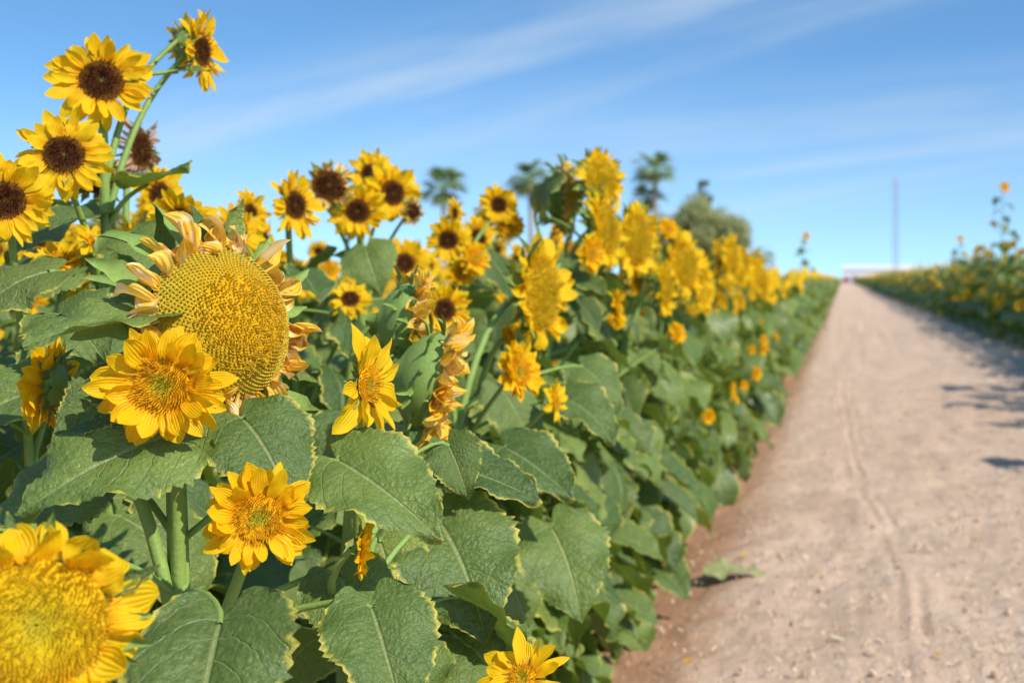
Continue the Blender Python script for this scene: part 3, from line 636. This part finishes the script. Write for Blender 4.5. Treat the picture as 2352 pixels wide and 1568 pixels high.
mwhite = simplemat('white_painted_metal', (.78, .79, .8), .5, .04); mgrey = simplemat('grey_siding', (.50, .46, .43), .8, .12); mdark = simplemat('dark_opening', (.25, .26, .28), .5, .1)
def building(name, x0, x1, y, dep, zw, zr, mw, mr_, label, nd=3):
    e = bpy.data.objects.new(name, None); e.location = ((x0+x1)/2, y, -.06); col.objects.link(e); tag(e, label, 'building'); w = (x1-x0)/2
    add('wall', to_mesh('wall', boxT(-w, w, 0, dep, 0, zw), False, [mw]), e)
    o = .3; V = np.array([(-w-o, -o, zw), (w+o, -o, zw), (w+o, dep/2, zr), (-w-o, dep/2, zr), (w+o, dep+o, zw), (-w-o, dep+o, zw), (-w-o, -o, zw+.12), (w+o, -o, zw+.12), (w+o, dep/2, zr+.12), (-w-o, dep/2, zr+.12), (w+o, dep+o, zw+.12), (-w-o, dep+o, zw+.12)])
    F = np.array([[6, 7, 8, 9], [9, 8, 10, 11], [0, 1, 7, 6], [5, 4, 10, 11], [3, 2, 1, 0], [5, 4, 2, 3]])
    add('roof', to_mesh('roof', (V, F, np.zeros((12, 2)), np.zeros(6, int)), False, [mr_]), e)
    for k in range(nd):
        xx = -w+(k+.5)*2*w/nd; add('door' if k % 2 == 0 else 'window', to_mesh('door', boxT(xx-.6, xx+.6, -.06, -.003, 0 if k % 2 == 0 else 1.0, min(2.1, zw-.3)), False, [mdark]), e)
building('farm_shed', 0, 19, 350, 12, 3.6, 4.9, mwhite, mwhite, 'long low white farm shed at the end of the path', 3)
building('barn', -35, -31, 100, 6, 2.6, 3.3, mgrey, mgrey, 'low weathered grey barn beyond the field', 2)
mcan = simplemat('canopy_fabric', (.8, .81, .83), .7, .03)
for x, y in ((-40, 66), (-36.5, 66), (-35.5, 60), (-31.6, 60)):
    e = bpy.data.objects.new('canopy_tent', None); e.location = (x, y, -.06); col.objects.link(e); tag(e, 'white pop up canopy tent on four legs', 'tent', 'canopy tents beyond the field')
    V = np.array([(-1.5, -1.5, 2), (1.5, -1.5, 2), (1.5, 1.5, 2), (-1.5, 1.5, 2), (-1.5, -1.5, 2.25), (1.5, -1.5, 2.25), (1.5, 1.5, 2.25), (-1.5, 1.5, 2.25), (-.03, -.03, 3), (.03, -.03, 3), (.03, .03, 3), (-.03, .03, 3)])
    F = np.array([[i, (i+1) % 4, (i+1) % 4+4, i+4] for i in range(4)]+[[i+4, (i+1) % 4+4, (i+1) % 4+8, i+8] for i in range(4)]+[[8, 9, 10, 11]])
    add('canopy', to_mesh('canopy', (V, F, np.zeros((12, 2)), np.zeros(9, int)), False, [mcan]), e)
    for lx in (-1.45, 1.45):
        for ly in (-1.45, 1.45): add('leg', to_mesh('leg', tube([(lx, ly, 0), (lx, ly, 2)], [.03, .03], 6, 0), True, [mgrey]), e)
# red car
mred = simplemat('red_paint', (.45, .02, .03), .3, .05); mgl = simplemat('car_glass', (.03, .035, .04), .1, .1); mty = simplemat('tyre_rubber', (.02, .02, .02), .8, .1)
e = bpy.data.objects.new('red_car', None); e.location = (.9, 300, -.02); col.objects.link(e); tag(e, 'small red car parked where the path ends', 'car')
prof = [(-2.1, .35), (-2.15, .85), (-1.9, 1.0), (-1.4, 1.45), (.4, 1.5), (1.1, 1.0), (2.0, .85), (2.1, .35)]
import bmesh
bm = bmesh.new(); A = [bm.verts.new((-.85, y, z)) for y, z in prof]; B = [bm.verts.new((.85, y, z)) for y, z in prof]
for a in A+B:
    if a.co.z > 1.1: a.co.x *= .82
bm.faces.new(A); bm.faces.new(B[::-1])
for i in range(8): bm.faces.new((A[i], B[i], B[(i+1) % 8], A[(i+1) % 8]))
bmesh.ops.bevel(bm, geom=bm.edges[:], offset=.06, segments=2, affect='EDGES'); bmesh.ops.recalc_face_normals(bm, faces=bm.faces[:])
me = bpy.data.meshes.new('body'); bm.to_mesh(me); bm.free(); me.materials.append(mred); add('body', me, e)
V = np.array([(-.62, -1.93, 1.03), (.62, -1.93, 1.03), (.56, -1.45, 1.42), (-.56, -1.45, 1.42)]); add('window', to_mesh('window', (V, np.array([[0, 1, 2, 3]]), np.zeros((4, 2)), np.zeros(1, int)), False, [mgl]), e)
for x in (-.8, .8):
    for y in (-1.3, 1.3):
        add('wheel', to_mesh('wheel', merge([tube([(x-.1, y, .33), (x+.1, y, .33)], [.33, .33], 16, 0), tube([(x-.101, y, .33), (x+.101, y, .33)], [.03, .03], 8, 0), tube([(x-.1, y, .33), (x-.1001, y, .33)], [.33, .02], 16, 0), tube([(x+.1, y, .33), (x+.1001, y, .33)], [.33, .02], 16, 0)]), False, [mty]), e)
# ------------------------------------------------------------------ light, sky, camera
az, el = math.radians(58), math.radians(42)
S = Vector((math.sin(az)*math.cos(el), -math.cos(az)*math.cos(el), math.sin(el)))
ld = bpy.data.lights.new('sun', 'SUN'); ld.energy = 5.0; ld.angle = math.radians(.5); ld.color = (1, .95, .86)
lo = add('sun', ld); lo.rotation_euler = S.to_track_quat('Z', 'Y').to_euler(); lo.location = (20, -20, 30)
w = bpy.data.worlds.new('World'); scene.world = w; w.use_nodes = True; t = NT(w.node_tree)
bg = w.node_tree.nodes['Background']
tc = t.n('ShaderNodeTexCoord').outputs['Generated']; sp = t.n('ShaderNodeSeparateXYZ'); t.l(tc, sp.inputs[0])
cb = t.n('ShaderNodeCombineXYZ'); t.l(sp.outputs[0], cb.inputs[0]); t.l(sp.outputs[1], cb.inputs[1])
t.l(t.m('MULTIPLY_ADD', t.m('MAXIMUM', sp.outputs[2], 0.0), 2.2, .10), cb.inputs[2])
nm = t.n('ShaderNodeVectorMath', operation='NORMALIZE'); t.l(cb.outputs[0], nm.inputs[0])
sk = t.n('ShaderNodeTexSky', sky_type='NISHITA', sun_disc=False, sun_elevation=el, sun_rotation=math.atan2(S.x, S.y), air_density=1.0, dust_density=.3, ozone_density=1.5)
t.l(nm.outputs[0], sk.inputs['Vector'])
skc = t.mix(1.0, sk.outputs[0], (.94, 1.38, 1.56), 'MULTIPLY')
ay = t.m('MAXIMUM', t.m('ABSOLUTE', sp.outputs[1]), .15); A_ = t.m('DIVIDE', sp.outputs[0], ay); E_ = t.m('DIVIDE', sp.outputs[2], ay)
skc = t.mix(t.mr(sp.outputs[2], 0.0, .16, .30, 0), skc, (4.4, 5.3, 5.9))
def streak(slope, q0, wd, amt, seed, sx, sy, a0, a1):
    q = t.m('SUBTRACT', t.m('MULTIPLY_ADD', A_, -slope, E_), q0)
    c = t.n('ShaderNodeCombineXYZ'); t.l(t.m('MULTIPLY', A_, sx), c.inputs[0]); t.l(t.m('MULTIPLY', q, sy), c.inputs[1]); c.inputs[2].default_value = seed
    n = t.noise(c.outputs[0], 1.0, 6, .6)
    n0 = t.m('MULTIPLY', t.m('SUBTRACT', n, .5), wd*2.4)
    g_ = t.m('DIVIDE', t.m('ADD', q, n0), wd); g_ = t.m('EXPONENT', t.m('MULTIPLY', t.m('MULTIPLY', g_, g_), -1.0))
    return t.m('MULTIPLY', t.m('MULTIPLY', g_, t.mr(n, .2, .75)), t.m('MULTIPLY', t.mr(A_, a0, a1), amt))
tot = t.m('ADD', streak(.25, .243, .026, .50, 1, 3, 22, -.75, -.45), streak(.115, .092, .007, .42, 2, 3, 60, -.2, .0))
tot = t.m('ADD', tot, streak(.10, .130, .026, .30, 5, 2.5, 30, -.5, -.1))
tot = t.m('ADD', tot, streak(.16, .066, .012, .30, 7, 2.5, 40, -.3, .0))
tot = t.m('ADD', tot, streak(.32, .205, .016, .20, 9, 4, 30, -.8, -.5))
tot = t.m('MINIMUM', tot, .8)
cc = t.mix(tot, skc, (5.0, 5.7, 6.1))
t.l(cc, bg.inputs[0]); bg.inputs[1].default_value = .15
cd = bpy.data.cameras.new('camera'); cam = add('camera', cd); cam.location = (0, 0, 1.15); cam.rotation_euler = (pi/2, 0, 0)
cd.sensor_width = 36; cd.lens = 36*3000/2352; cd.shift_x = -.3227; cd.shift_y = -.0612; cd.clip_end = 5000; cd.clip_start = .05
cd.dof.use_dof = True; cd.dof.focus_distance = 1.52; cd.dof.aperture_fstop = 5.4
scene.camera = cam
scene.view_settings.view_transform = 'Standard'; scene.view_settings.look = 'None'; scene.view_settings.exposure = 0
print('PLANTS', len(PLANTS))
